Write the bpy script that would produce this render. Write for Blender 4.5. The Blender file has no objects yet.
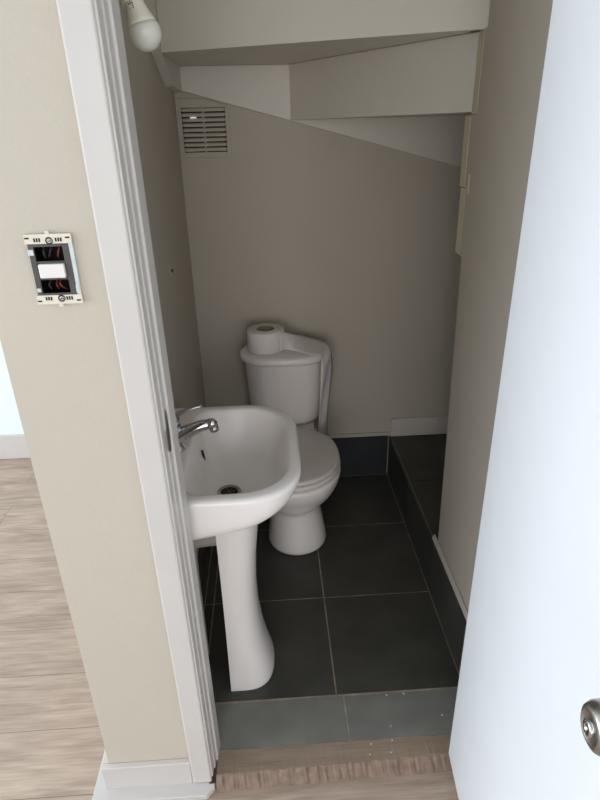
import bpy, bmesh, math, random
from mathutils import Vector, Matrix
random.seed(4)
C = bpy.context.scene.collection
PI = math.pi

# ---------------------------------------------------------------- materials
def lin(c):
    out = []
    for v in c:
        v /= 255.0
        out.append(v / 12.92 if v <= 0.04045 else ((v + 0.055) / 1.055) ** 2.4)
    return (*out, 1.0)

def mat(name, rgb, rough=0.5, metal=0.0, var=0.04, scale=30.0, bump=0.0, bscale=200.0, coat=0.0, spec=0.5):
    m = bpy.data.materials.new(name); m.use_nodes = True
    nt = m.node_tree; b = nt.nodes['Principled BSDF']
    b.inputs['Roughness'].default_value = rough
    b.inputs['Metallic'].default_value = metal
    b.inputs['Coat Weight'].default_value = coat
    b.inputs['Specular IOR Level'].default_value = spec
    tc = nt.nodes.new('ShaderNodeTexCoord')
    n = nt.nodes.new('ShaderNodeTexNoise'); n.inputs['Scale'].default_value = scale
    n.inputs['Detail'].default_value = 4
    nt.links.new(tc.outputs['Object'], n.inputs['Vector'])
    r = nt.nodes.new('ShaderNodeValToRGB')
    c = lin(rgb)
    r.color_ramp.elements[0].position = 0.3; r.color_ramp.elements[1].position = 0.7
    r.color_ramp.elements[0].color = (*[v * (1 - var) for v in c[:3]], 1)
    r.color_ramp.elements[1].color = (*[min(1, v * (1 + var)) for v in c[:3]], 1)
    nt.links.new(n.outputs['Fac'], r.inputs['Fac'])
    nt.links.new(r.outputs['Color'], b.inputs['Base Color'])
    if bump:
        n2 = nt.nodes.new('ShaderNodeTexNoise'); n2.inputs['Scale'].default_value = bscale
        n2.inputs['Detail'].default_value = 3
        nt.links.new(tc.outputs['Object'], n2.inputs['Vector'])
        bp = nt.nodes.new('ShaderNodeBump'); bp.inputs['Strength'].default_value = bump
        bp.inputs['Distance'].default_value = 0.002
        nt.links.new(n2.outputs['Fac'], bp.inputs['Height'])
        nt.links.new(bp.outputs['Normal'], b.inputs['Normal'])
    return m

WALL   = mat('beige_wall_paint', (188, 179, 165), 0.6, var=0.015, scale=3, bump=0.25, bscale=260, spec=0.35)
WHITE  = mat('white_gloss_paint', (197, 191, 186), 0.35, var=0.015, scale=8, bump=0.08, bscale=120)
SOFFIT = mat('white_stair_paint', (215, 210, 199), 0.5, var=0.015, scale=8, bump=0.08, bscale=120)
CREAM  = mat('cream_paint', (206, 194, 166), 0.45, var=0.03, scale=25)
CREAM2 = mat('dull_white_paint', (203, 193, 184), 0.5, var=0.02)
HALLW  = mat('white_hall_paint', (224, 233, 236), 0.6, var=0.01, scale=3, bump=0.1)
DOORP  = mat('white_door_paint', (228, 231, 234), 0.4, var=0.008, scale=2, bump=0.05, bscale=60)
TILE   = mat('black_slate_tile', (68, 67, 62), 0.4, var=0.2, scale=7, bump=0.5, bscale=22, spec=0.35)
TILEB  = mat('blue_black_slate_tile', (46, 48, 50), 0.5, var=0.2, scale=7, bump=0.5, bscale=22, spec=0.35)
TILEG  = mat('daylit_slate_tile', (120, 119, 113), 0.5, var=0.16, scale=9, bump=0.45, bscale=25, spec=0.4)  # slate lightened in colour for daylight and sheen at the threshold
GROUT  = mat('sand_grout', (156, 142, 122), 0.9, var=0.35, scale=18)
PORC   = mat('white_porcelain', (234, 227, 223), 0.16, var=0.01, scale=4, spec=0.5)
PLAST  = mat('white_plastic', (222, 217, 212), 0.3, var=0.01, scale=4)
SEATP  = mat('white_seat_plastic', (214, 206, 201), 0.33, var=0.01, scale=4)
CHROME = mat('chrome', (205, 206, 208), 0.12, metal=1.0, var=0.02)
STEEL  = mat('brushed_steel', (176, 172, 166), 0.28, metal=1.0, var=0.04, scale=60)
DARK   = mat('black_shadow_gap', (16, 15, 14), 0.8)
PAPER  = mat('toilet_tissue', (226, 219, 216), 0.9, var=0.02, scale=40, bump=0.5, bscale=240)
CARD   = mat('cardboard_core', (150, 132, 118), 0.9, var=0.05)
PIPE   = mat('white_waste_pipe_plastic', (214, 209, 199), 0.4, var=0.05)
BULBN  = mat('bulb_cream_plastic', (226, 220, 202), 0.4, var=0.02)
GREYPL = mat('dark_grey_plastic', (70, 67, 64), 0.5, var=0.1)
LGREY  = mat('pale_grey_flange', (196, 201, 199), 0.4, var=0.08, scale=60)
YOKE   = mat('ivory_switch_frame', (214, 205, 188), 0.4, var=0.04)
REDW   = mat('red_wire', (132, 62, 52), 0.5)
RUST   = mat('worn_brass_and_rust', (88, 76, 64), 0.5, metal=0.5, var=0.5, scale=120)
PLASTER = mat('plaster_smear', (196, 200, 198), 0.8, var=0.05)

def frosted():
    m = bpy.data.materials.new('frosted_bulb_globe'); m.use_nodes = True
    nt = m.node_tree; b = nt.nodes['Principled BSDF']
    b.inputs['Base Color'].default_value = lin((216, 213, 203)); b.inputs['Roughness'].default_value = 0.3
    b.inputs['Subsurface Weight'].default_value = 0.3; b.inputs['Subsurface Radius'].default_value = (.02, .02, .018)
    n = nt.nodes.new('ShaderNodeTexNoise'); n.inputs['Scale'].default_value = 40
    bp = nt.nodes.new('ShaderNodeBump'); bp.inputs['Strength'].default_value = 0.02
    nt.links.new(n.outputs['Fac'], bp.inputs['Height']); nt.links.new(bp.outputs['Normal'], b.inputs['Normal'])
    return m
GLOBE = frosted()

def wood(name, c1, c2, planks=True):
    m = bpy.data.materials.new(name); m.use_nodes = True
    nt = m.node_tree; L = nt.links; N = nt.nodes; b = N['Principled BSDF']
    b.inputs['Roughness'].default_value = 0.5; b.inputs['Specular IOR Level'].default_value = 0.35
    tc = N.new('ShaderNodeTexCoord')
    br = N.new('ShaderNodeTexBrick'); br.offset = 0.37
    br.inputs['Scale'].default_value = 1; br.inputs['Brick Width'].default_value = 1.25
    br.inputs['Row Height'].default_value = 0.192; br.inputs['Mortar Size'].default_value = 0.0009 if planks else 0
    br.inputs['Mortar Smooth'].default_value = 0.1
    br.inputs['Color1'].default_value = (0, 0, 0, 1); br.inputs['Color2'].default_value = (1, 1, 1, 1)
    br.inputs['Mortar'].default_value = (0.5, 0.5, 0.5, 1)
    L.new(tc.outputs['Object'], br.inputs['Vector'])
    # offset the grain per plank
    vm = N.new('ShaderNodeVectorMath'); vm.operation = 'MULTIPLY_ADD'
    vm.inputs[1].default_value = (7.3, 3.1, 1.7) if planks else (0, 0, 0)
    L.new(br.outputs['Color'], vm.inputs[0]); L.new(tc.outputs['Object'], vm.inputs[2])
    mp = N.new('ShaderNodeMapping'); mp.inputs['Scale'].default_value = (1.6, 9.0, 9.0)
    L.new(vm.outputs[0], mp.inputs['Vector'])
    n1 = N.new('ShaderNodeTexNoise'); n1.inputs['Scale'].default_value = 2.2; n1.inputs['Detail'].default_value = 7
    n1.inputs['Distortion'].default_value = 0.9
    L.new(mp.outputs[0], n1.inputs['Vector'])
    wv = N.new('ShaderNodeTexWave'); wv.bands_direction = 'Y'; wv.inputs['Scale'].default_value = 1.1
    wv.inputs['Distortion'].default_value = 9; wv.inputs['Detail'].default_value = 3; wv.inputs['Detail Scale'].default_value = 0.7
    L.new(mp.outputs[0], wv.inputs['Vector'])
    mp2 = N.new('ShaderNodeMapping'); mp2.inputs['Scale'].default_value = (5, 75, 75)
    L.new(vm.outputs[0], mp2.inputs['Vector'])
    n2 = N.new('ShaderNodeTexNoise'); n2.inputs['Scale'].default_value = 2.0; n2.inputs['Detail'].default_value = 3
    L.new(mp2.outputs[0], n2.inputs['Vector'])
    a1 = N.new('ShaderNodeMath'); a1.operation = 'MULTIPLY_ADD'; a1.inputs[1].default_value = 0.05
    sc1 = N.new('ShaderNodeMath'); sc1.operation = 'MULTIPLY_ADD'; sc1.inputs[1].default_value = 0.55; sc1.inputs[2].default_value = 0.2
    L.new(n1.outputs['Fac'], sc1.inputs[0])
    L.new(wv.outputs['Fac'], a1.inputs[0]); L.new(sc1.outputs[0], a1.inputs[2])
    a2 = N.new('ShaderNodeMath'); a2.operation = 'MULTIPLY_ADD'; a2.inputs[1].default_value = 0.38
    L.new(n2.outputs['Fac'], a2.inputs[0]); L.new(a1.outputs[0], a2.inputs[2])
    r = N.new('ShaderNodeValToRGB'); r.color_ramp.elements[0].position = 0.45; r.color_ramp.elements[1].position = 0.92
    r.color_ramp.elements[0].color = lin(c1); r.color_ramp.elements[1].color = lin(c2)
    L.new(a2.outputs[0], r.inputs['Fac'])
    mx = N.new('ShaderNodeMix'); mx.data_type = 'RGBA'
    mx.inputs['B'].default_value = lin((104, 87, 75))
    L.new(br.outputs['Fac'], mx.inputs['Factor']); L.new(r.outputs['Color'], mx.inputs['A'])
    L.new(mx.outputs['Result'], b.inputs['Base Color'])
    bp = N.new('ShaderNodeBump'); bp.inputs['Strength'].default_value = 0.2; bp.inputs['Distance'].default_value = 0.001
    L.new(a2.outputs[0], bp.inputs['Height']); L.new(bp.outputs['Normal'], b.inputs['Normal'])
    return m
WOOD = wood('oak_laminate', (134, 115, 101), (196, 175, 157))
WORN = mat('worn_wood_edge', (128, 107, 92), 0.8, var=0.25, scale=45, bump=0.5, bscale=60)
WOODT = wood('dark_oak_laminate', (122, 104, 90), (160, 140, 122), planks=False)

# ---------------------------------------------------------------- mesh helpers
def obj(name, bm, m, parent=None, smooth=False, bevel=0, sub=0, angle=None):
    me = bpy.data.meshes.new(name)
    bmesh.ops.recalc_face_normals(bm, faces=bm.faces)
    bm.to_mesh(me); bm.free()
    for mm in (m if isinstance(m, (list, tuple)) else [m]):
        me.materials.append(mm)
    o = bpy.data.objects.new(name, me); C.objects.link(o)
    if smooth:
        for p in me.polygons: p.use_smooth = True
    if bevel:
        md = o.modifiers.new('bevel', 'BEVEL'); md.width = bevel; md.segments = 3; md.limit_method = 'ANGLE'
        md.angle_limit = math.radians(40)
    if sub:
        md = o.modifiers.new('sub', 'SUBSURF'); md.levels = sub; md.render_levels = sub
    if parent is not None: o.parent = parent
    return o

def lean(o, k, zref):
    for v in o.data.vertices: v.co.x += k * (zref - v.co.z)
    return o

def empty(name, label, cat, loc=(0, 0, 0), group=None):
    o = bpy.data.objects.new(name, None); C.objects.link(o)
    o.location = loc; o.empty_display_size = 0.05
    o['label'] = label; o['category'] = cat
    if group: o['group'] = group
    return o

def tag(o, label, cat):
    o['label'] = label; o['category'] = cat; return o

def struct(o, label=None, cat=None):
    o['kind'] = 'structure'
    if label: o['label'] = label
    if cat: o['category'] = cat
    return o

def bx(bm, x0, x1, y0, y1, z0, z1, mi=0):
    v = [bm.verts.new(p) for p in ((x0,y0,z0),(x1,y0,z0),(x1,y1,z0),(x0,y1,z0),(x0,y0,z1),(x1,y0,z1),(x1,y1,z1),(x0,y1,z1))]
    for f in ((0,3,2,1),(4,5,6,7),(0,1,5,4),(1,2,6,5),(2,3,7,6),(3,0,4,7)):
        fc = bm.faces.new([v[i] for i in f]); fc.material_index = mi
    return v

def box(*a):
    bm = bmesh.new(); bx(bm, *a); return bm

def prism(bm, pts, vec, mi=0):
    """closed polygon (3-D points) swept along vec"""
    vec = Vector(vec)
    a = [bm.verts.new(p) for p in pts]; b = [bm.verts.new(Vector(p) + vec) for p in pts]
    n = len(pts)
    fs = [bm.faces.new(a), bm.faces.new(b[::-1])]
    for i in range(n):
        fs.append(bm.faces.new((a[i], a[(i+1) % n], b[(i+1) % n], b[i])))
    for f in fs: f.material_index = mi

def loft(bm, rings, cap0=True, cap1=True, mi=0):
    R = [[bm.verts.new(p) for p in r] for r in rings]
    n = len(R[0])
    for a, b in zip(R, R[1:]):
        for i in range(n):
            f = bm.faces.new((a[i], a[(i+1) % n], b[(i+1) % n], b[i])); f.material_index = mi
    if cap0: bm.faces.new(R[0][::-1]).material_index = mi
    if cap1: bm.faces.new(R[-1]).material_index = mi

def frame_of(axis):
    axis = Vector(axis).normalized()
    up = Vector((0, 0, 1)) if abs(axis.z) < 0.9 else Vector((0, 1, 0))
    u = axis.cross(up).normalized(); v = axis.cross(u).normalized()
    return axis, u, v

def lathe(bm, origin, axis, prof, n=32, mi=0, cap0=True, cap1=True):
    """prof: list of (distance along the axis, radius)"""
    a, u, v = frame_of(axis); o = Vector(origin)
    rings = [[o + a * d + (u * math.cos(2*PI*i/n) + v * math.sin(2*PI*i/n)) * max(r, 1e-4) for i in range(n)] for d, r in prof]
    loft(bm, rings, cap0, cap1, mi)

def tube(bm, pts, rad, n=12, mi=0):
    pts = [Vector(p) for p in pts]
    rads = rad if isinstance(rad, (list, tuple)) else [rad] * len(pts)
    rings = []; pu = None
    for i, p in enumerate(pts):
        t = (pts[min(i+1, len(pts)-1)] - pts[max(i-1, 0)]).normalized()
        if pu is None: _, u, v = frame_of(t)
        else:
            u = (pu - t * pu.dot(t)).normalized(); v = t.cross(u)
        pu = u
        rings.append([p + (u * math.cos(2*PI*k/n) + v * math.sin(2*PI*k/n)) * rads[i] for k in range(n)])
    loft(bm, rings, mi=mi)

def spline(pts, n=8):
    pts = [Vector(p) for p in pts]; out = []
    P = [pts[0]*2 - pts[1]] + pts + [pts[-1]*2 - pts[-2]]
    for i in range(1, len(P) - 2):
        for k in range(n):
            t = k / n; a, b, c, d = P[i-1], P[i], P[i+1], P[i+2]
            out.append(0.5 * ((2*b) + (c-a)*t + (2*a-5*b+4*c-d)*t*t + (3*b-a-3*c+d)*t**3))
    out.append(pts[-1]); return out

def rrect(x0, x1, y0, y1, rb, rf, n=9, ne=5):
    """rounded rectangle, corner radius rb at x0 and rf at x1; always the same number of points"""
    pts = []
    cs = [((x1-rf, y0+rf), rf, -PI/2), ((x1-rf, y1-rf), rf, 0), ((x0+rb, y1-rb), rb, PI/2), ((x0+rb, y0+rb), rb, PI)]
    for i, ((cx, cy), r, a0) in enumerate(cs):
        for k in range(n):
            a = a0 + (PI/2) * k / (n-1)
            pts.append((cx + r*math.cos(a), cy + r*math.sin(a)))
        (nx, ny), nr, na = cs[(i+1) % 4]
        q = (nx + nr*math.cos(na), ny + nr*math.sin(na)); p = pts[-1]
        for k in range(1, ne):
            t = k / ne; pts.append((p[0]+(q[0]-p[0])*t, p[1]+(q[1]-p[1])*t))
    return pts

# ---------------------------------------------------------------- measures
XL, XR, YB = -0.315, 0.526, 2.368      # inside faces of the cloakroom
FW, FB = 0.975, 1.045                  # front partition faces
HZ = -0.035                            # hall floor
CEIL = 2.45

# ---------------------------------------------------------------- setting: hall
struct(obj('floor', box(-3.7, 1.7, -3.1, 2.9, HZ-0.05, HZ), WOOD), 'oak laminate floor of the hall, boards running sideways', 'floor')
struct(obj('ceiling', box(-3.7, 1.7, -3.1, 2.9, CEIL, CEIL+0.06), HALLW))
struct(obj('wall_far', box(-3.7, -0.475, 2.76, 2.9, HZ, CEIL), HALLW), 'bright white wall at the far end of the hall', 'wall')
struct(obj('baseboard_far', box(-3.6, -0.475, 2.745, 2.76, HZ, 0.105), WHITE, bevel=0.003))
# left wall of the hall with a tall window opening
bm = bmesh.new()
bx(bm, -3.7, -3.6, -3.1, -1.9, HZ, CEIL); bx(bm, -3.7, -3.6, 2.2, 2.76, HZ, CEIL)
bx(bm, -3.7, -3.6, -1.9, 2.2, HZ, 0.25); bx(bm, -3.7, -3.6, -1.9, 2.2, 2.2, CEIL)
struct(obj('wall_left_hall', bm, HALLW))
bm = bmesh.new()
bx(bm, -3.6, -1.2, -3.1, -3.0, HZ, CEIL); bx(bm, 1.0, 1.7, -3.1, -3.0, HZ, CEIL)
bx(bm, -1.2, 1.0, -3.1, -3.0, HZ, 0.5); bx(bm, -1.2, 1.0, -3.1, -3.0, 2.2, CEIL)
struct(obj('wall_behind', bm, HALLW))
struct(obj('wall_right_hall', box(1.6, 1.7, -3.0, FW, HZ, CEIL), HALLW))
for nm, (x0, x1, y0, y1, z0, z1), ax in (('window_1', (-3.69, -3.63, -1.9, 2.2, 0.25, 2.2), 'y'), ('added_window_2', (-1.2, 1.0, -3.08, -3.03, 0.5, 2.2), 'x')):  # the rear window is added, its opening placed to light the toilet room
    bm = bmesh.new(); t = 0.05
    bx(bm, x0, x1, y0, y1, z0, z0+t); bx(bm, x0, x1, y0, y1, z1-t, z1)
    if ax == 'y':
        for yy in (y0, (y0+y1)/2 - t/2, y1-t): bx(bm, x0, x1, yy, yy+t, z0+t, z1-t)
    else:
        for xx in (x0, (x0+x1)/2 - t/2, x1-t): bx(bm, xx, xx+t, y0, y1, z0+t, z1-t)
    struct(obj(nm, bm, WHITE))

# front partition, left of the doorway, with the hole of the switch box
SX0, SX1, SZ0, SZ1 = -0.385, -0.319, 1.283, 1.376
bm = bmesh.new()
for a in ((-0.470, SX0, HZ, CEIL), (SX1, -0.231, HZ, CEIL), (SX0, SX1, HZ, SZ0), (SX0, SX1, SZ1, CEIL)):
    bx(bm, a[0], a[1], FW, FB, a[2], a[3])
bx(bm, -0.231, 0.48, FW, FB, 2.04, CEIL)
bx(bm, 0.48, 1.7, FW, FB, HZ, CEIL)
bmesh.ops.remove_doubles(bm, verts=bm.verts, dist=1e-5)
struct(obj('wall_front', bm, WALL), 'beige partition wall beside the doorway', 'wall')

# ---------------------------------------------------------------- setting: cloakroom shell
struct(obj('wall_left', box(-0.470, XL, FB, 2.76, HZ, CEIL), WALL), 'beige left wall behind the pedestal sink', 'wall')
bm = bmesh.new()
bx(bm, XL, 1.1, YB, YB+0.1, -0.06, CEIL)
struct(obj('wall_back', bm, WALL), 'beige back wall behind the toilet', 'wall')
# right wall: panel whose far end is stepped where the stair sits in it
XW = XR + 0.015
bm = bmesh.new()
prism(bm, [(XW, FB, 0.21), (XW, 1.578, 0.21), (XW, 1.596, 0.70), (XW, 1.612, 1.10), (XW, 1.616, 1.19), (XW, 1.630, 1.19), (XW, 1.630, 1.372), (XW, 1.646, 1.372), (XW, 1.646, 1.551), (XW, 1.602, 1.551), (XW, 1.602, 1.736), (XW, 1.584, 1.736), (XW, 1.584, CEIL), (XW, FB, CEIL)], (0.05, 0, 0))
struct(obj('wall_right', bm, WALL), 'beige right wall panel under the stairs', 'wall')
struct(obj('wall_recess', box(1.0, 1.1, 1.5, YB, -0.06, CEIL), WALL))
struct(obj('wall_recess_near', box(XW+0.051, 1.0, 1.40, 1.5, 0.21, CEIL), WALL))
# cream end battens stepping down the wall's free edge
for i, (y0, y1, z0, z1, x0) in enumerate(((1.6025, 1.645, 1.552, 1.736, XW-0.001), (1.6465, 1.692, 1.373, 1.5505, XW-0.001), (1.6305, 1.677, 1.192, 1.3715, XW-0.0005))):
    struct(obj('trim_%d' % (i+4), box(x0, XW+0.05, y0, y1, z0, z1), CREAM, bevel=0.002))
struct(obj('trim_7', box(XW-0.004, XW-0.0002, 1.604, 1.612, 1.36, 1.41), CREAM, bevel=0.001))

# tiled floor: separate slabs over a grout bed, all one floor mesh
def tiles(bm, xs, ys, z0, z1, g=0.0042, mi=0):
    for i in range(len(xs)-1):
        for j in range(len(ys)-1):
            bx(bm, xs[i]+g/2, xs[i+1]-g/2, ys[j]+g/2, ys[j+1]-g/2, z0, z1, mi)
bm = bmesh.new()
bx(bm, XL, XR, 1.03, YB, -0.06, -0.001, 2)
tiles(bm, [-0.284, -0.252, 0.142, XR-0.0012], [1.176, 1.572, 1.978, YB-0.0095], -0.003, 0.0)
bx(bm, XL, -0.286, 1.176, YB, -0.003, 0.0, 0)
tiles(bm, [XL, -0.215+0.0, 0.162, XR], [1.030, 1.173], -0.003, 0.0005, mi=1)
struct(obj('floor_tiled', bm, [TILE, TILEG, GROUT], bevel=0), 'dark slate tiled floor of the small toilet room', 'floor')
# black tile skirting along back wall with thin painted bead, black skirting on the left wall
bm = bmesh.new()
bx(bm, XL+0.001, XR-0.0045, YB-0.008, YB, 0.001, 0.212, 0)
struct(obj('baseboard_back', bm, [TILEB]), 'black tile skirting on back wall behind toilet', 'skirting')
bm = bmesh.new()
bx(bm, XL+0.001, XR-0.002, YB-0.010, YB-0.0001, 0.2125, 0.231, 0)
struct(obj('trim_8', bm, WALL, bevel=0.003))
struct(obj('baseboard_left', box(XL, XL+0.009, FB, YB-0.009, 0.001, 0.10), TILE))

# tiled ledge along the right wall
bm = bmesh.new()
bx(bm, XR+0.004, 1.0, FB, YB-0.0005, -0.06, 0.2065, 1)
for y0, y1 in ((1.05, 1.232), (1.232, 1.59), (1.59, 1.974), (1.974, YB-0.001)):
    bx(bm, XR, XR+0.008, y0+0.002, y1-0.002, 0.001, 0.2078, 0)
for y0, y1 in ((1.53, 1.974), (1.974, YB-0.003)):
    for x0, x1 in ((XR+0.0103, XR+0.37), (XR+0.374, 0.999)):
        bx(bm, x0, x1, y0+0.002, y1-0.002, 0.2, 0.209, 0)
tag(obj('tiled_ledge', bm, [TILE, GROUT]), 'raised ledge of black tiles along the right wall of the toilet room', 'ledge')
bm = bmesh.new()
bx(bm, XR+0.006, 0.999, YB-0.014, YB, 0.2095, 0.302, 0)
struct(obj('baseboard_recess', bm, CREAM2, bevel=0.003), 'white skirting board on the back wall above tiled ledge', 'skirting')
bm = bmesh.new()
prism(bm, [(XR+0.003, FB, 0.2092), (XW-0.0002, FB, 0.2092), (XW-0.0002, FB, 0.226), (XR+0.010, FB, 0.226)], (0, 1.612-FB, 0))
struct(obj('baseboard_right', bm, WALL, bevel=0.002))

# door frame, casing, skirting of the partition
fr = struct(obj('trim_1', box(-0.277, -0.2275, 0.957, 0.9748, HZ+0.018, 2.11), WHITE, bevel=0.0045), 'white door casing left of the toilet doorway', 'door casing')
lean(fr, 0.0079, 2.05)
bm = bmesh.new()
prism(bm, [(-0.2278, 0.9615, 0), (-0.2228, 0.9615, 0), (-0.2212, 0.982, 0), (-0.2182, 0.9845, 0), (-0.2168, 1.003, 0), (-0.2118, 1.006, 0), (-0.2090, FB+0.003, 0), (-0.2278, FB+0.003, 0)], (0, 0, 2.02))
bx(bm, -0.2300, 0.4825, 0.960, FB, 2.02, 2.045)
bx(bm, 0.470, 0.4825, 0.978, FB, 0.0, 2.02)
jb = struct(obj('trim_2', bm, WHITE, bevel=0.002), 'white door jamb with strike hole left of the doorway', 'door frame')
lean(jb, 0.0079, 2.00)
bm = bmesh.new()
prism(bm, [(-0.2090, 0.982, 0.968), (-0.2090, 0.995, 0.966), (-0.2090, 1.000, 0.995), (-0.2090, 0.998, 1.040), (-0.2090, 0.991, 1.055), (-0.2090, 0.987, 1.025), (-0.2090, 0.978, 1.008), (-0.2090, 0.977, 0.978)], (0.0014, 0, 0))
obj('strike_plate', bm, RUST, jb)

bm = bmesh.new()
bx(bm, -0.487, -0.2614, 0.960, FW, -0.0195, 0.063)
bx(bm, -0.487, -0.470, FW, 2.745, -0.0195, 0.063)
prism(bm, [(-0.517, 0.925, HZ), (-0.222, 0.925, HZ), (-0.203, 0.945, HZ), (-0.203, 0.956, HZ), (-0.218, 0.956, HZ), (-0.218, 0.9748, HZ), (-0.4702, 0.9748, HZ), (-0.4702, 2.745, HZ), (-0.517, 2.745, HZ)], (0, 0, 0.017))
struct(obj('baseboard_front', bm, WHITE, bevel=0.002), 'white two-tier skirting round the foot of the partition', 'skirting')

CHIPS = [(0.290, 1.164, 0.0008, 0.0035), (0.341, 1.166, 0.0008, 0.0045), (0.436, 1.089, 0.0008, 0.0045), (0.283, 1.066, 0.0008, 0.0025), (0.219, 1.018, 0.0013, 0.003), (0.278, 1.024, 0.0013, 0.003), (0.210, 0.989, 0.0013, 0.0025), (0.268, 0.991, 0.0013, 0.003)]
# threshold plank with a chipped front edge
bm = bmesh.new()
N = 90; x0, x1 = -0.199, 0.444
top_b, top_f, mid, low = [], [], [], []
for i in range(N+1):
    x = x0 + (x1-x0)*i/N
    c = random.random(); c2 = random.random()
    sk = 0.012 * (i/N)
    top_b.append(bm.verts.new((x, 1.029, 0.001)))
    top_f.append(bm.verts.new((x, 0.962 + sk + 0.005*c, 0.001 - 0.001*c2)))
    mid.append(bm.verts.new((x, 0.950 + sk + 0.006*c2, -0.010 - 0.008*c)))
    low.append(bm.verts.new((x, 0.940 + sk, HZ+0.001)))
for i in range(N):
    for a, b in ((top_b, top_f), (top_f, mid), (mid, low)):
        bm.faces.new((a[i], a[i+1], b[i+1], b[i])).material_index = 0 if a is top_b else 1
ba = [bm.verts.new((x0, 1.029, HZ)), bm.verts.new((x1, 1.029, HZ))]
bm.faces.new((top_b[0], top_f[0], mid[0], low[0], ba[0])); bm.faces.new((top_b[-1], ba[1], low[-1], mid[-1], top_f[-1]))
bm.faces.new([ba[0], ba[1]] + top_b[::-1]); bm.faces.new([ba[1], ba[0]] + low)
struct(obj('trim_3', bm, [WOODT, WORN]), 'worn wooden threshold plank in the doorway', 'threshold')

# flakes of plaster lying about the threshold
flake = None
for i, (x, y, z, r) in enumerate(CHIPS):
    bm = bmesh.new(); n = 7
    a0 = random.random()*6
    pr = [0.6 + 0.5*random.random() for _ in range(n)]
    ring_ = lambda k, zz: [(x + r*k*pr[j]*math.cos(a0+2*PI*j/n), y + 0.7*r*k*pr[j]*math.sin(a0+2*PI*j/n), zz) for j in range(n)]
    loft(bm, [ring_(1.0, z), ring_(0.9, z+0.0012), ring_(0.5, z+0.002)])
    o = obj('plaster_flake', bm, PLASTER)
    tag(o, 'tiny white plaster flake lying on the doorway threshold', 'debris'); o['group'] = 'plaster flakes on the threshold'

# ---------------------------------------------------------------- the door, open towards the hall
th = math.atan2(0.010, 0.123)
dd = Vector((-math.sin(th), -math.cos(th), 0)); dn = Vector((-math.cos(th), math.sin(th), 0))   # along the leaf, out of the seen face
hinge = Vector((0.4205, 0.976, 0))
bm = bmesh.new()
q = [hinge, hinge + dd*0.64, hinge + dd*0.64 - dn*0.035, hinge - dn*0.035]
prism(bm, [(v.x, v.y, 0.006) for v in q], (0, 0, 1.995))
door = struct(lean(obj('door_1', bm, DOORP, bevel=0.002), -0.0025, 0.1), 'white flush door swung open at the right', 'door')
kp = hinge + dd*0.598 + Vector((0, 0, 0.953))
bm = bmesh.new()
lathe(bm, kp, dn, [(0.0002, 0.033), (0.003, 0.033), (0.006, 0.029), (0.008, 0.014), (0.022, 0.0125), (0.026, 0.019), (0.032, 0.0255), (0.041, 0.0285), (0.050, 0.0275), (0.057, 0.0235), (0.060, 0.018), (0.0585, 0.0165), (0.0575, 0.012)], 40)
kn = obj('door_knob', bm, STEEL, door, smooth=True)
bm = bmesh.new()
lathe(bm, kp, dn, [(0.0574, 0.0095), (0.0605, 0.0095), (0.062, 0.0085), (0.062, 0.003), (0.0605, 0.0025)], 24)
obj('privacy_button', bm, CHROME, kn, smooth=True)

# ---------------------------------------------------------------- underside of the winder stair
st = empty('staircase', 'white painted underside of winding stairs above the toilet', 'staircase', (0.53, 1.62, 1.56))
def stpart(name, bm, m=SOFFIT, bevel=0.0015):
    o = obj(name, bm, m, st, bevel=bevel); o.matrix_parent_inverse = Matrix.Translation((-0.53, -1.62, -1.56)); return o
nw = (0.523, 1.600)
r1a, r1b = (0.585, 1.5875), (-0.284, 1.951)          # riser 1 line
r2b = (0.100, YB-0.022)
def riser(p, q, z0, z1, t=0.02):
    d = Vector((q[0]-p[0], q[1]-p[1], 0)).normalized(); n = Vector((d.y, -d.x, 0))
    if n.y < 0: n = -n
    bm = bmesh.new()
    prism(bm, [(p[0], p[1], z0), (q[0], q[1], z0), (q[0], q[1], z1), (p[0], p[1], z1)], n*t)
    return bm
stpart('riser', riser(r1a, r1b, 1.735, 1.912))
stpart('riser', riser((0.5405, 1.6445), r2b, 1.557, 1.7345))
stpart('riser', riser((0.540, 1.37), (-0.314, 1.37), 1.9125, 2.09))
stpart('riser', riser((0.540, 1.14), (-0.314, 1.14), 2.0905, 2.26))
def tread(pts, z, t=0.03):
    bm = bmesh.new(); prism(bm, [(x, y, z) for x, y in pts], (0, 0, t)); return bm
stpart('tread', tread([(0.522, 1.636), (-0.283, 1.974), (-0.283, YB-0.001), (0.99, YB-0.001), (0.99, 1.72), (0.522, 1.70)], 1.7355))
stpart('tread', tread([(0.533, 1.700), (0.128, YB-0.0212), (0.99, YB-0.0212), (0.99, 1.700)], 1.557))
stpart('tread', tread([(0.540, 1.391), (0.540, 1.603), (-0.284, 1.950), (-0.314, 1.951), (-0.314, 1.39)], 1.9125))
stpart('tread', tread([(0.540, 1.161), (0.540, 1.369), (-0.314, 1.369), (-0.314, 1.16)], 2.0905))
bm = bmesh.new()
prism(bm, [(-0.284, YB-0.0005, 1.659), (0.99, YB-0.0005, 1.315), (0.99, YB-0.0005, 1.7345), (-0.284, YB-0.0005, 1.7345)], (0, -0.0205, 0))
stpart('wall_string', bm)
bm = bmesh.new()
prism(bm, [(XL+0.0005, 1.06, 2.09), (XL+0.0005, 1.735, 1.826), (XL+0.0005, 2.16, 1.662), (XL+0.0005, YB-0.0005, 1.655), (XL+0.0005, YB-0.0005, 1.99), (XL+0.0005, 1.952, 1.99), (XL+0.0005, 1.952, 2.2), (XL+0.0005, 1.06, 2.4)], (0.030, 0, 0))
stpart('wall_string', bm)

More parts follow.
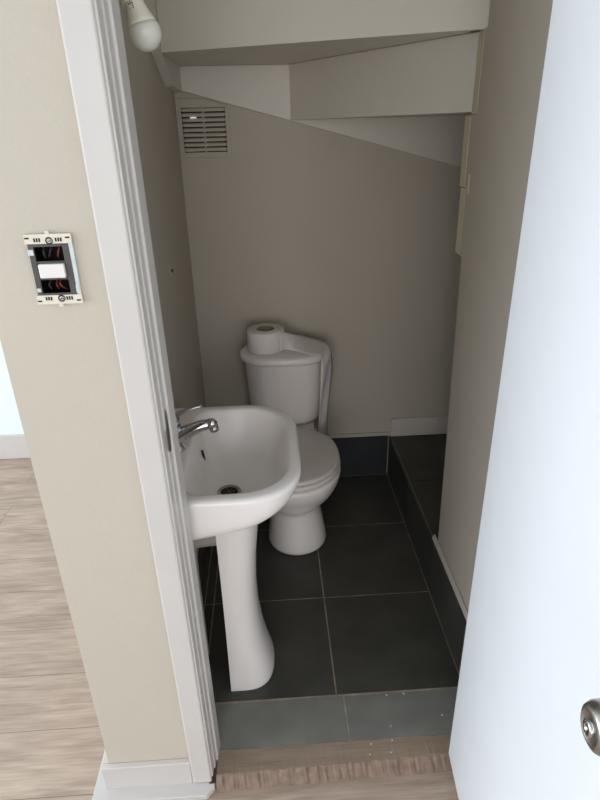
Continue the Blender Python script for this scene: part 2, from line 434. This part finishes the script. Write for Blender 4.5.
# ---------------------------------------------------------------- vent grille
vg = empty('vent_grille', 'beige painted louvred vent grille high on the back wall', 'vent', (-0.212, YB, 1.53))
def vpart(name, bm, m, parent=vg, **k):
    o = obj(name, bm, m, parent, **k)
    if parent is vg: o.matrix_parent_inverse = Matrix.Translation((0.212, -YB, -1.53))
    return o
vx0, vx1, vz0, vz1 = -0.3135, -0.122, 1.437, 1.634
ox0, ox1, oz0, oz1 = -0.296, -0.137, 1.456, 1.605
bm = bmesh.new(); y0, y1 = YB-0.007, YB-0.0003
bx(bm, vx0, ox0, y0, y1, vz0, vz1); prism(bm, [(ox1, y0, vz0), (vx1, y0, vz0), (vx1, y0, 1.6085), (ox1, y0, 1.6125)], (0, y1-y0, 0))
bx(bm, ox0, ox1, y0, y1, vz0, oz0); prism(bm, [(ox0, y0, oz1), (ox1, y0, oz1), (ox1, y0, 1.6125), (-0.212, y0, vz1), (ox0, y0, vz1)], (0, y1-y0, 0))
bmesh.ops.remove_doubles(bm, verts=bm.verts, dist=1e-5)
vpart('frame', bm, WALL, bevel=0.0015)
vpart('shade_backing', box(ox0, ox1, YB-0.0012, YB-0.0003, oz0, oz1), DARK)  # black sheet; shade behind the louvres is put into its colour
xm = (ox0+ox1)/2
vpart('mullion', box(xm-0.004, xm+0.004, YB-0.010, YB-0.0012, oz0, oz1), WALL, bevel=0.001)
pitch = (oz1-oz0)/9
for i in range(9):
    zc = oz0 + pitch*(i+0.5)
    bm = bmesh.new()
    # hooded louvre blade with rounded ends
    rings = []
    for x, s in ((ox0+0.001, 0.35), (ox0+0.003, 0.75), (ox0+0.008, 1), (ox1-0.008, 1), (ox1-0.003, 0.75), (ox1-0.001, 0.35)):
        prof = [(YB-0.0013, zc+0.0078), (YB-0.008*s-0.002, zc+0.0062), (YB-0.0120*s-0.001, zc+0.001), (YB-0.0130*s-0.001, zc-0.0046), (YB-0.0115*s-0.001, zc-0.0052), (YB-0.008*s-0.001, zc-0.0008), (YB-0.0013, zc+0.004)]
        rings.append([(x, y, zc + (z-zc)*(0.5+0.5*s)) for y, z in prof])
    loft(bm, rings)
    vpart('louvre', bm, WALL, smooth=False)
glint = mat('glowing_glint', (245, 248, 250), 0.4)
b_ = glint.node_tree.nodes['Principled BSDF']; b_.inputs['Emission Color'].default_value = (0.85, 0.95, 1, 1); b_.inputs['Emission Strength'].default_value = 0.35  # glowing strip added as a daylight glint; no slot is cut
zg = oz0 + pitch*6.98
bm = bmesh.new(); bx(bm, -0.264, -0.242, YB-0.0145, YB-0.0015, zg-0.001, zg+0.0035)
o = vpart('daylight_glint', bm, glint); o['label'] = 'glowing white strip standing in for daylight through one slot'

# ---------------------------------------------------------------- light switch with its cover plate missing
sw = empty('light_switch', 'uncovered light switch with one white rocker and exposed wires beside door casing', 'light switch', (-0.352, FW, 1.33))
def spart(name, bm, m, parent=sw, **k):
    o = obj(name, bm, m, parent, **k)
    if parent is sw: o.matrix_parent_inverse = Matrix.Translation((0.352, -FW, -1.33))
    return o
X0, X1, Z0, Z1 = -0.390, -0.3155, 1.272, 1.386
yf = FW-0.007
bm = bmesh.new(); g = 0.0005
bx(bm, SX0+g, SX1-g, FW+0.05, FW+0.052, SZ0+g, SZ1-g)
bx(bm, SX0+g, SX0+0.002, FW-0.003, FW+0.05, SZ0+g, SZ1-g); bx(bm, SX1-0.002, SX1-g, FW-0.003, FW+0.05, SZ0+g, SZ1-g)
bx(bm, SX0+0.002, SX1-0.002, FW-0.003, FW+0.05, SZ0+g, SZ0+0.002); bx(bm, SX0+0.002, SX1-0.002, FW-0.003, FW+0.05, SZ1-0.002, SZ1-g)
spart('back_box', bm, DARK)
for zz0, zz1 in ((1.371, Z1), (Z0, 1.287)):
    bm = bmesh.new()
    bx(bm, X0, X1, yf, FW-0.0035, zz0, zz1)
    zt = (zz0 + zz1)/2 - 0.0015 if zz0 > 1.33 else (zz0 + zz1)/2 + 0.002
    for xc in (-0.374, -0.370, -0.366, -0.340, -0.336, -0.332):
        bx(bm, xc-0.0013, xc+0.0013, yf-0.0004, yf+0.001, zt-0.003, zt+0.003, 1)
    zt += 0.003 if zz0 > 1.33 else -0.004
    for xc in (-0.3855, -0.3215):
        bx(bm, xc-0.0035, xc+0.0035, yf-0.0004, yf+0.001, zt-0.0012, zt+0.0012, 1)
    bx(bm, -0.356, -0.349, yf+0.001, FW-0.0035, *((zz1-0.001, zz1+0.005) if zz0 > 1.33 else (zz0-0.005, zz0+0.001)), 0)
    spart('mounting_plate', bm, [YOKE, DARK])
for zc, xc in ((1.3755, -0.351), (1.2815, -0.349)):
    bm = bmesh.new()
    lathe(bm, (xc, yf-0.0001, zc), (0, -1, 0), [(-0.002, 0.006), (0.0003, 0.006), (0.0005, 0.0048)], 20)
    lathe(bm, (xc+0.001, yf-0.0006, zc), (0, -1, 0), [(-0.001, 0.0042), (0.001, 0.004), (0.0016, 0.003)], 16, mi=1)
    bx(bm, xc-0.002, xc+0.004, yf-0.0026, yf-0.0020, zc-0.0006, zc+0.0006, 0)
    spart('screw', bm, [DARK, STEEL])
bm = bmesh.new()   # dark module carrier: two uprights and four cross bars
bx(bm, X0+0.003, -0.378, FW-0.0065, FW-0.0035, 1.287, 1.371); bx(bm, -0.3325, -0.3225, FW-0.0065, FW-0.0035, 1.287, 1.371)
bx(bm, -0.378, -0.3325, FW-0.0065, FW-0.0035, 1.366, 1.371); bx(bm, -0.378, -0.3325, FW-0.0065, FW-0.0035, 1.287, 1.2905)
bx(bm, -0.378, -0.3325, FW-0.0065, FW-0.001, 1.3395, 1.343); bx(bm, -0.378, -0.3325, FW-0.0065, FW-0.001, 1.3125, 1.316)
spart('module_carrier', bm, GREYPL, bevel=0.0006)
spart('side_flange', box(-0.3222, X1, yf+0.0005, FW-0.0005, 1.287, 1.371), LGREY, bevel=0.001)
bm = bmesh.new(); bx(bm, -0.3755, -0.3340, FW-0.012, FW+0.012, 1.3162, 1.3392)
spart('rocker', bm, PLAST, bevel=0.002)
for pts, m in (([(-0.345, FW+0.045, 1.372), (-0.343, FW+0.012, 1.362), (-0.347, FW+0.010, 1.350), (-0.350, FW+0.02, 1.342)], REDW),
               ([(-0.356, FW+0.045, 1.37), (-0.358, FW+0.015, 1.360), (-0.364, FW+0.015, 1.346)], GREYPL),
               ([(-0.372, FW+0.04, 1.368), (-0.370, FW+0.012, 1.358), (-0.369, FW+0.012, 1.345)], GREYPL),
               ([(-0.352, FW+0.04, 1.315), (-0.353, FW+0.012, 1.305), (-0.350, FW+0.010, 1.297), (-0.345, FW+0.02, 1.29)], REDW),
               ([(-0.362, FW+0.04, 1.316), (-0.360, FW+0.015, 1.302), (-0.358, FW+0.015, 1.292)], REDW),
               ([(-0.369, FW+0.04, 1.316), (-0.370, FW+0.008, 1.303), (-0.369, FW+0.012, 1.293)], GREYPL)):
    bm = bmesh.new(); tube(bm, spline(pts, 6), 0.0016, 8); spart('wire', bm, m, smooth=True)
for a in ((-0.3885, -0.3795, 1.353, 1.362), (-0.386, -0.380, 1.293, 1.299), (-0.3225, -0.317, 1.290, 1.303)):
    spart('plaster_smear', box(a[0], a[1], FW-0.0074, FW-0.0060, a[2], a[3]), PLASTER)

# ---------------------------------------------------------------- bulb and its holder
ax = Vector((-0.25, 0.0, 0.968)).normalized()
gc = Vector((-0.199, 1.2, 1.686))
lb = empty('light_bulb', 'unlit frosted light bulb with cream collar hanging by the doorway', 'light bulb', tuple(gc))
def lpart(name, bm, m, smooth=True):
    o = obj(name, bm, m, lb, smooth=smooth); o.matrix_parent_inverse = Matrix.Translation(-gc); return o
bm = bmesh.new(); R = 0.0285
lathe(bm, gc, ax, [(-R*math.cos(a), R*math.sin(a)) for a in [k*PI/2/10 for k in range(0, 11)]] + [(0.007, 0.0280), (0.014, 0.0252)], 40)
lpart('globe', bm, GLOBE)
bm = bmesh.new()
lathe(bm, gc, ax, [(0.0135, 0.0248), (0.0145, 0.0256), (0.022, 0.0228), (0.030, 0.0195), (0.040, 0.0165), (0.046, 0.0155), (0.050, 0.0140)], 40)
lpart('collar', bm, BULBN)
bm = bmesh.new()
sv = Vector((0, -1, 0))
for i in range(4):
    for j in range(3):
        if random.random() < 0.75:
            p_ = gc + ax*(0.037 + i*0.0035) + Vector((ax.z, 0, -ax.x))*(-0.0085 + 0.003*j)
            rr = 0.0172 - i*0.0006
            lx = -0.0085 + 0.003*j
            yy = -math.sqrt(max(rr*rr - lx*lx, 1e-6))
            p_ = p_ + Vector((0, yy, 0))
            bx(bm, p_.x-0.0009, p_.x+0.0009, p_.y-0.0004, p_.y+0.0012, p_.z-0.001, p_.z+0.001)
lpart('printed_marks', bm, GREYPL, smooth=False)
lh = empty('lamp_holder', 'cream lamp holder fixed to left wall, gripping the bulb', 'lamp holder', tuple(gc + ax*0.12))
bm = bmesh.new()
lathe(bm, gc, ax, [(0.0475, 0.0158), (0.0475, 0.0225), (0.050, 0.0230), (0.068, 0.0225), (0.070, 0.0190), (0.105, 0.0185), (0.115, 0.014), (0.14, 0.014)], 36)
o = obj('socket', bm, BULBN, lh, smooth=False); o.matrix_parent_inverse = Matrix.Translation(-(gc + ax*0.12))
bm = bmesh.new()
pe = gc + ax*0.139
tube(bm, spline([pe, (pe.x-0.02, 1.2, pe.z+0.025), (XL+0.022, 1.2, pe.z+0.035)], 8), 0.0138, 16)
lathe(bm, (XL+0.0005, 1.2, pe.z+0.035), (1, 0, 0), [(0, 0.037), (0.012, 0.036), (0.020, 0.026), (0.024, 0.012)], 36)
o = obj('wall_rose', bm, BULBN, lh, smooth=False); o.matrix_parent_inverse = Matrix.Translation(-(gc + ax*0.12))

# small screw left in the left wall
bm = bmesh.new()
lathe(bm, (XL, 1.856, 1.130), (1, 0, -0.1), [(-0.002, 0.004), (0.006, 0.004), (0.007, 0.007), (0.009, 0.006)], 14)
bx(bm, XL, XL+0.002, 1.850, 1.858, 1.112, 1.146, 1)
tag(obj('wall_screw', bm, [RUST, PLASTER]), 'small screw left sticking out of left wall above sink', 'screw')

# ---------------------------------------------------------------- pedestal sink
sk = empty('pedestal_sink', 'white pedestal sink against the left wall beside the toilet', 'sink', (XL, 1.325, 0))
PI_ = Matrix.Translation((-XL, -1.325, 0))
def kpart(name, bm, m, parent=sk, **k):
    o = obj(name, bm, m, parent, **k)
    if parent is sk: o.matrix_parent_inverse = PI_
    return o
SZ = 0.782
X_B, X_F, Y_N, Y_F = XL+0.0008, 0.057, 1.075, 1.578
def ring(inx0, inx1, iny, rb, rf, zf, bow=0.0):
    pts = rrect(X_B+inx0, X_F-inx1, Y_N+iny, Y_F-iny, rb, rf)
    out = []
    yc = (Y_N+Y_F)/2
    for x, y in pts:
        w = max(0, (x - X_B)/(X_F - X_B))
        x2 = x + bow*w*(1 - ((y-yc)/0.25)**2)
        z = zf(x2) if callable(zf) else zf
        out.append((x2, y, z))
    return out
bot = lambda x: 0.656 + 0.30*max(0, x+0.315)*0.62
rings = [
    ring(0.0, 0.200, 0.135, 0.004, 0.05, lambda x: 0.600),
    ring(0.0, 0.150, 0.080, 0.004, 0.08, lambda x: 0.615 + 0.08*max(0, x+0.315)),
    ring(0.0, 0.050, 0.024, 0.006, 0.11, lambda x: 0.636 + 0.20*max(0, x+0.315)),
    ring(0.0, 0.020, 0.007, 0.008, 0.125, lambda x: 0.652 + 0.20*max(0, x+0.315)),
    ring(0.0, 0.006, 0.002, 0.010, 0.135, lambda x: 0.700 + 0.145*max(0, x+0.315)),
    ring(0.0, 0.002, 0.000, 0.012, 0.14, SZ-0.020),
    ring(0.0, 0.000, 0.000, 0.012, 0.14, SZ-0.010),
    ring(0.001, 0.004, 0.004, 0.014, 0.137, SZ-0.002),
    ring(0.004, 0.013, 0.012, 0.016, 0.132, SZ),
    ring(0.040, 0.026, 0.026, 0.020, 0.126, SZ+0.0005),
    ring(0.080, 0.029, 0.031, 0.045, 0.122, SZ-0.001),
    ring(0.084, 0.032, 0.035, 0.047, 0.120, SZ-0.004),
    ring(0.088, 0.036, 0.039, 0.048, 0.118, SZ-0.011),
    ring(0.098, 0.046, 0.050, 0.055, 0.110, SZ-0.035),
    ring(0.108, 0.064, 0.066, 0.060, 0.100, SZ-0.075),
    ring(0.120, 0.090, 0.092, 0.060, 0.085, SZ-0.105),
    ring(0.135, 0.130, 0.130, 0.050, 0.06, SZ-0.120),
    ring(0.160, 0.160, 0.225, 0.020, 0.02, SZ-0.128),
]
bm = bmesh.new(); loft(bm, rings)
basin = kpart('basin', bm, PORC, smooth=True, sub=1)
dc = (-0.134, 1.298, SZ-0.1275)
bm = bmesh.new()
lathe(bm, dc, (0, 0, 1), [(-0.002, 0.032), (0.004, 0.032), (0.006, 0.030), (0.005, 0.026), (0.002, 0.023)], 36)
dr = kpart('drain', bm, STEEL, smooth=True)
bm = bmesh.new()
lathe(bm, dc, (0, 0, 1), [(0.0015, 0.0225), (0.0030, 0.0225)], 30, mi=0)
for a in range(6):
    ca, sa = math.cos(a*PI/3), math.sin(a*PI/3)
    bx(bm, dc[0]+ca*0.013-0.003, dc[0]+ca*0.013+0.003, dc[1]+sa*0.013-0.003, dc[1]+sa*0.013+0.003, dc[2]+0.0028, dc[2]+0.0045, 1)
lathe(bm, dc, (0, 0, 1), [(0.0028, 0.007), (0.005, 0.006)], 16, mi=1)
kpart('strainer', bm, [DARK, RUST], dr)
# overflow slot on the wall-side slope of the bowl
bm = bmesh.new()
lathe(bm, (-0.2085, 1.400, SZ-0.070), (1, 0, 0.25), [(-0.010, 0.012), (0.0040, 0.0115), (0.0042, 0.0085)], 24)
for v in bm.verts: v.co.y = 1.400 + (v.co.y-1.400)*0.65; v.co.z = SZ-0.070 + (v.co.z-SZ+0.070)*1.6
kpart('overflow_hole', bm, DARK)
# pedestal: U section with flat sides, waisted and flaring to the foot
def psec(xb, xn, hw, z, yc=1.322):
    pts = []
    r = min(hw, xn-xb) * 0.98
    n = 20
    pts.append((xb, yc-hw, z))
    xs = xn - r*0.85
    for k in range(1, 4): pts.append((xb + (xs-xb)*k/4, yc-hw, z))
    for k in range(n+1):
        a = -PI/2 + PI*k/n
        ca, sa = math.cos(a), math.sin(a)
        pts.append((xs + (xn-xs)*abs(ca)**0.75, yc + hw*math.copysign(abs(sa)**0.85, sa), z))
    for k in range(3, 0, -1): pts.append((xb + (xs-xb)*k/4, yc+hw, z))
    pts.append((xb, yc+hw, z))
    return pts
prof = [(0.0, -0.040, 0.110), (0.012, -0.039, 0.110), (0.03, -0.041, 0.1085), (0.08, -0.054, 0.104), (0.15, -0.068, 0.100), (0.24, -0.078, 0.096), (0.34, -0.080, 0.093), (0.45, -0.074, 0.094), (0.55, -0.063, 0.098), (0.62, -0.060, 0.102), (0.65, -0.055, 0.103)]
bm = bmesh.new()
loft(bm, [psec(-0.172, xn, hw, z) for z, xn, hw in prof])
kpart('pedestal', bm, PORC, smooth=True).modifiers.new('es', 'EDGE_SPLIT').split_angle = math.radians(50)
# single lever mixer tap
tx, ty = -0.264, 1.325
bm = bmesh.new()
lathe(bm, (tx, ty, SZ), (0, 0, 1), [(-0.004, 0.026), (0.004, 0.026), (0.008, 0.023), (0.016, 0.0205), (0.040, 0.0195), (0.064, 0.0205), (0.070, 0.019)], 32)
sp = spline([(tx, ty, SZ+0.030), (tx+0.030, ty, SZ+0.046), (tx+0.065, ty+0.002, SZ+0.060), (tx+0.098, ty+0.004, SZ+0.066)], 7)
nsp = len(sp)
tube(bm, sp, [0.0215 - 0.0090*i/(nsp-1) for i in range(nsp)], 18)
tube(bm, [(tx+0.087, ty+0.003, SZ+0.067), (tx+0.100, ty+0.004, SZ+0.066), (tx+0.108, ty+0.004, SZ+0.061)], [0.013, 0.0142, 0.010], 18)
tap = kpart('tap', bm, CHROME, smooth=True)
bm = bmesh.new()
lathe(bm, (tx+0.101, ty+0.004, SZ+0.060), (0.15, 0, -1), [(0, 0.0125), (0.014, 0.0120), (0.016, 0.0100), (0.0145, 0.008)], 24)
kpart('aerator', bm, STEEL, tap, smooth=True)
bm = bmesh.new()
lathe(bm, (tx, ty, SZ+0.0705), (0, 0, 1), [(0, 0.0195), (0.012, 0.0200), (0.024, 0.017), (0.029, 0.010)], 28)
hp = spline([(tx-0.006, ty, SZ+0.086), (tx+0.018, ty+0.003, SZ+0.099), (tx+0.048, ty+0.007, SZ+0.111), (tx+0.076, ty+0.010, SZ+0.116)], 6)
rings = []
for i, p in enumerate(hp):
    t = i/(len(hp)-1); w = 0.0105 - 0.003*t; h = 0.0075 - 0.0045*t
    rings.append([(p.x - 0.3*h*math.sin(2*PI*k/14), p.y + w*math.cos(2*PI*k/14), p.z + h*math.sin(2*PI*k/14)) for k in range(14)])
loft(bm, rings)
kpart('lever', bm, CHROME, tap, smooth=True)

# waste pipe between pedestal and left wall
bm = bmesh.new()
tube(bm, [(-0.1735, 1.36, 0.462), (-0.215, 1.36, 0.460), (-0.258, 1.36, 0.456), (-0.268, 1.36, 0.452)], 0.024, 20)
tube(bm, [(-0.268, 1.36, 0.480), (-0.268, 1.36, 0.45), (-0.268, 1.36, 0.425)], 0.022, 20)
tube(bm, [(-0.268, 1.36, 0.43), (-0.268, 1.36, 0.25), (-0.268, 1.36, 0.001)], 0.017, 20)
kpart('waste_pipe', bm, PIPE, smooth=False)

# ---------------------------------------------------------------- toilet
tc_ = 0.056
tl = empty('toilet', 'white close-coupled toilet with closed lid against the back wall', 'toilet', (tc_, 1.95, 0))
TI = Matrix.Translation((-tc_, -1.95, 0))
def tpart(name, bm, m, parent=tl, **k):
    o = obj(name, bm, m, parent, **k)
    if parent is tl: o.matrix_parent_inverse = TI
    return o
def egg(hw, yf, yb, z, ym=None, n=48, back=0.62, dx=0.0):
    """front half ellipse, back squarer; yf front, yb back"""
    if ym is None: ym = yf + (yb-yf)*0.52
    out = []
    for k in range(n):
        a = 2*PI*k/n; ca, sa = math.cos(a), math.sin(a)
        if sa < 0:
            out.append((tc_ + dx + hw*ca, ym + (ym-yf)*sa, z))
        else:
            out.append((tc_ + dx + hw*math.copysign(abs(ca)**back, ca), ym + (yb-ym)*abs(sa)**back, z))
    return out
bm = bmesh.new()
loft(bm, [egg(0.120, 1.794, 2.10, 0.0, 1.92, dx=0.009), egg(0.120, 1.794, 2.10, 0.010, 1.92, dx=0.009), egg(0.116, 1.797, 2.10, 0.05, 1.92, dx=0.008), egg(0.106, 1.806, 2.10, 0.11, 1.92, dx=0.007), egg(0.097, 1.816, 2.10, 0.165, 1.92, dx=0.005),
          egg(0.095, 1.816, 2.10, 0.185, 1.92, dx=0.004), egg(0.104, 1.797, 2.09, 0.200, 1.92), egg(0.127, 1.758, 2.09, 0.235, 1.90), egg(0.152, 1.708, 2.09, 0.285, 1.87), egg(0.169, 1.670, 2.09, 0.335, 1.855), egg(0.1765, 1.652, 2.09, 0.375, 1.85), egg(0.1770, 1.650, 2.09, 0.392, 1.85), egg(0.168, 1.660, 2.085, 0.398, 1.85)])
bowl = tpart('bowl', bm, PORC, smooth=True, sub=1)
bm = bmesh.new()
bx(bm, tc_-0.105, tc_+0.105, 2.06, 2.33, 0.33, 0.398)
tpart('cistern_shelf', bm, PORC, bevel=0.02)
bm = bmesh.new()
loft(bm, [egg(0.164, 1.666, 2.05, 0.4005, 1.85), egg(0.173, 1.654, 2.055, 0.402, 1.85), egg(0.175, 1.652, 2.056, 0.408, 1.85), egg(0.173, 1.654, 2.055, 0.416, 1.85), egg(0.166, 1.660, 2.05, 0.418, 1.85)])
tpart('seat', bm, SEATP, smooth=True)
bm = bmesh.new()
loft(bm, [egg(0.164, 1.668, 2.045, 0.4205, 1.85, back=0.8), egg(0.1705, 1.660, 2.05, 0.422, 1.85, back=0.8), egg(0.1725, 1.658, 2.052, 0.428, 1.85, back=0.8), egg(0.170, 1.661, 2.050, 0.4335, 1.85, back=0.8), egg(0.163, 1.670, 2.045, 0.4355, 1.85, back=0.8), egg(0.08, 1.77, 1.98, 0.4365, 1.86, back=0.8)])
tpart('lid', bm, SEATP, smooth=True)
for sx in (-1, 1):
    bm = bmesh.new(); lathe(bm, (tc_+sx*0.085-0.02, 2.064, 0.413), (1, 0, 0), [(0, 0.010), (0.001, 0.011), (0.039, 0.011), (0.040, 0.010)], 18)
    bx(bm, tc_+sx*0.085-0.012, tc_+sx*0.085+0.012, 2.054, 2.074, 0.398, 0.414)
    tpart('hinge', bm, SEATP, smooth=False)
# cistern
def dsec(hw, yf, z, kb=1.0, yb=YB-0.010):
    # three-faceted front: plan from back corners forward
    pts = [(-hw*kb, yb), (-hw, yf+0.135), (-hw*0.93, yf+0.075), (-hw*0.62, yf+0.018), (-hw*0.3, yf+0.003), (0, yf), (hw*0.3, yf+0.003), (hw*0.62, yf+0.018), (hw*0.93, yf+0.075), (hw, yf+0.135), (hw*kb, yb)]
    d = [Vector((a, b, 0)) for a, b in pts]
    sm = [d[0]] + spline(d[1:10], 5) + [d[10]]
    return [(tc_ - 0.011 + p.x, p.y, z) for p in sm]
bm = bmesh.new()
loft(bm, [dsec(0.140, 2.160, 0.400), dsec(0.150, 2.142, 0.404), dsec(0.154, 2.134, 0.418), dsec(0.159, 2.122, 0.52), dsec(0.163, 2.110, 0.62), dsec(0.166, 2.104, 0.69)])
tpart('cistern', bm, PORC, smooth=True).modifiers.new('es', 'EDGE_SPLIT').split_angle = math.radians(60)
bm = bmesh.new()
loft(bm, [dsec(0.166, 2.104, 0.6905, 0.55), dsec(0.180, 2.090, 0.691, 0.55), dsec(0.183, 2.086, 0.697, 0.55), dsec(0.184, 2.085, 0.708, 0.55), dsec(0.181, 2.088, 0.717, 0.55), dsec(0.169, 2.098, 0.722, 0.55), dsec(0.152, 2.120, 0.725, 0.55), dsec(0.07, 2.20, 0.7265)])
tpart('cistern_lid', bm, PORC, smooth=True).modifiers.new('es', 'EDGE_SPLIT').split_angle = math.radians(60)

# toilet paper roll on the cistern
rc = Vector((-0.028, 2.205, 0.7268))
tp = empty('toilet_roll', 'white toilet roll standing on the cistern, its end trailing over the side', 'toilet roll', tuple(rc))
RI = Matrix.Translation(-rc)
bm = bmesh.new()
lathe(bm, rc, (0, 0, 1), [(0.0002, 0.036), (0.0002, 0.073), (0.002, 0.075), (0.083, 0.075), (0.085, 0.073), (0.0852, 0.036), (0.0852, 0.0355)], 56, cap0=False, cap1=False)
# inner bore
lathe(bm, rc, (0, 0, 1), [(0.0002, 0.0358), (0.0852, 0.0358)], 40, cap0=False, cap1=False)
o = obj('paper', bm, PAPER, tp, smooth=True); o.matrix_parent_inverse = RI
o.modifiers.new('es', 'EDGE_SPLIT').split_angle = math.radians(50)
bm = bmesh.new()
lathe(bm, rc, (0, 0, 1), [(0.0008, 0.0356), (0.0846, 0.0356), (0.0846, 0.0335), (0.0008, 0.0335), (0.0008, 0.0356)], 40, cap0=False, cap1=False)
o = obj('cardboard_core', bm, CARD, tp, smooth=True); o.matrix_parent_inverse = RI
lo = [(0.030, 2.154, 0.7290), (0.050, 2.172, 0.7285), (0.072, 2.168, 0.7285), (0.105, 2.140, 0.728), (0.140, 2.108, 0.729), (0.173, 2.094, 0.726), (0.184, 2.087, 0.712), (0.186, 2.086, 0.67), (0.177, 2.098, 0.55), (0.174, 2.104, 0.42), (0.172, 2.108, 0.315)]
hi = [(0.030, 2.154, 0.808), (0.050, 2.176, 0.802), (0.082, 2.222, 0.779), (0.120, 2.262, 0.757), (0.170, 2.262, 0.744), (0.214, 2.222, 0.738), (0.236, 2.180, 0.716), (0.238, 2.174, 0.67), (0.227, 2.176, 0.55), (0.221, 2.176, 0.42), (0.217, 2.176, 0.315)]
A, B = spline(lo, 5), spline(hi, 5)
bm = bmesh.new(); W = 6; grid = []
for i, (a, b) in enumerate(zip(A, B)):
    row = []
    for k in range(W+1):
        t = k/W; p = a.lerp(b, t)
        if i > 12: p = p + Vector((0.003*math.sin(i*0.5 + k*1.3), -0.003*math.sin(i*0.35+k), 0))
        row.append(bm.verts.new(p))
    grid.append(row)
for r0, r1 in zip(grid, grid[1:]):
    for k in range(W): bm.faces.new((r0[k], r0[k+1], r1[k+1], r1[k]))
o = obj('loose_end', bm, PAPER, tp, smooth=True); o.matrix_parent_inverse = RI
md = o.modifiers.new('thick', 'SOLIDIFY'); md.thickness = 0.0008

# ---------------------------------------------------------------- light
def area(name, loc, rot, sx, sy, power, col):
    l = bpy.data.lights.new(name, 'AREA'); l.shape = 'RECTANGLE'; l.size = sx; l.size_y = sy; l.energy = power; l.color = col
    o = bpy.data.objects.new(name, l); C.objects.link(o); o.location = loc; o.rotation_euler = rot
    return o
area('daylight_side_window', (-3.62, 0.15, 1.22), (0, -PI/2, 0), 1.85, 4.0, 134, (0.84, 0.91, 1.0))
area('rear_window_fill', (-0.1, -3.02, 1.35), (PI/2, 0, 0), 2.1, 1.6, 45, (1.0, 0.955, 0.945))  # fill added through an unseen rear window to brighten the toilet room
w = bpy.data.worlds.new('sky'); bpy.context.scene.world = w; w.use_nodes = True
bg = w.node_tree.nodes['Background']; bg.inputs['Color'].default_value = (0.85, 0.91, 1, 1); bg.inputs['Strength'].default_value = 1.0

# ---------------------------------------------------------------- camera
yaw, pitch_, roll = 0.04674732981032901, 0.43999524048597105, -0.024888043563813536
cy, sy = math.cos(yaw), math.sin(yaw)
fwd = Vector((sy*math.cos(pitch_), cy*math.cos(pitch_), -math.sin(pitch_)))
rt = Vector((cy, -sy, 0)); up = rt.cross(fwd)
c, s = math.cos(roll), math.sin(roll)
r_, u_ = rt*c + up*s, up*c - rt*s
cam = bpy.data.cameras.new('camera'); co = bpy.data.objects.new('camera', cam); C.objects.link(co)
M = Matrix((r_, u_, -fwd)).transposed().to_4x4(); M.translation = (0, 0, 1.53)
co.matrix_world = M
cam.sensor_fit = 'HORIZONTAL'; cam.sensor_width = 36; cam.lens = 577.718/600*36; cam.clip_start = 0.02
sc = bpy.context.scene; sc.camera = co
sc.view_settings.view_transform = 'Standard'; sc.view_settings.look = 'None'
sc.view_settings.exposure = 0.0; sc.view_settings.gamma = 1.0; sc.view_settings.use_curve_mapping = False
sc.cycles.use_denoising = True
sc.cycles.max_bounces = 10; sc.cycles.diffuse_bounces = 8
sc.cycles.sample_clamp_indirect = 8
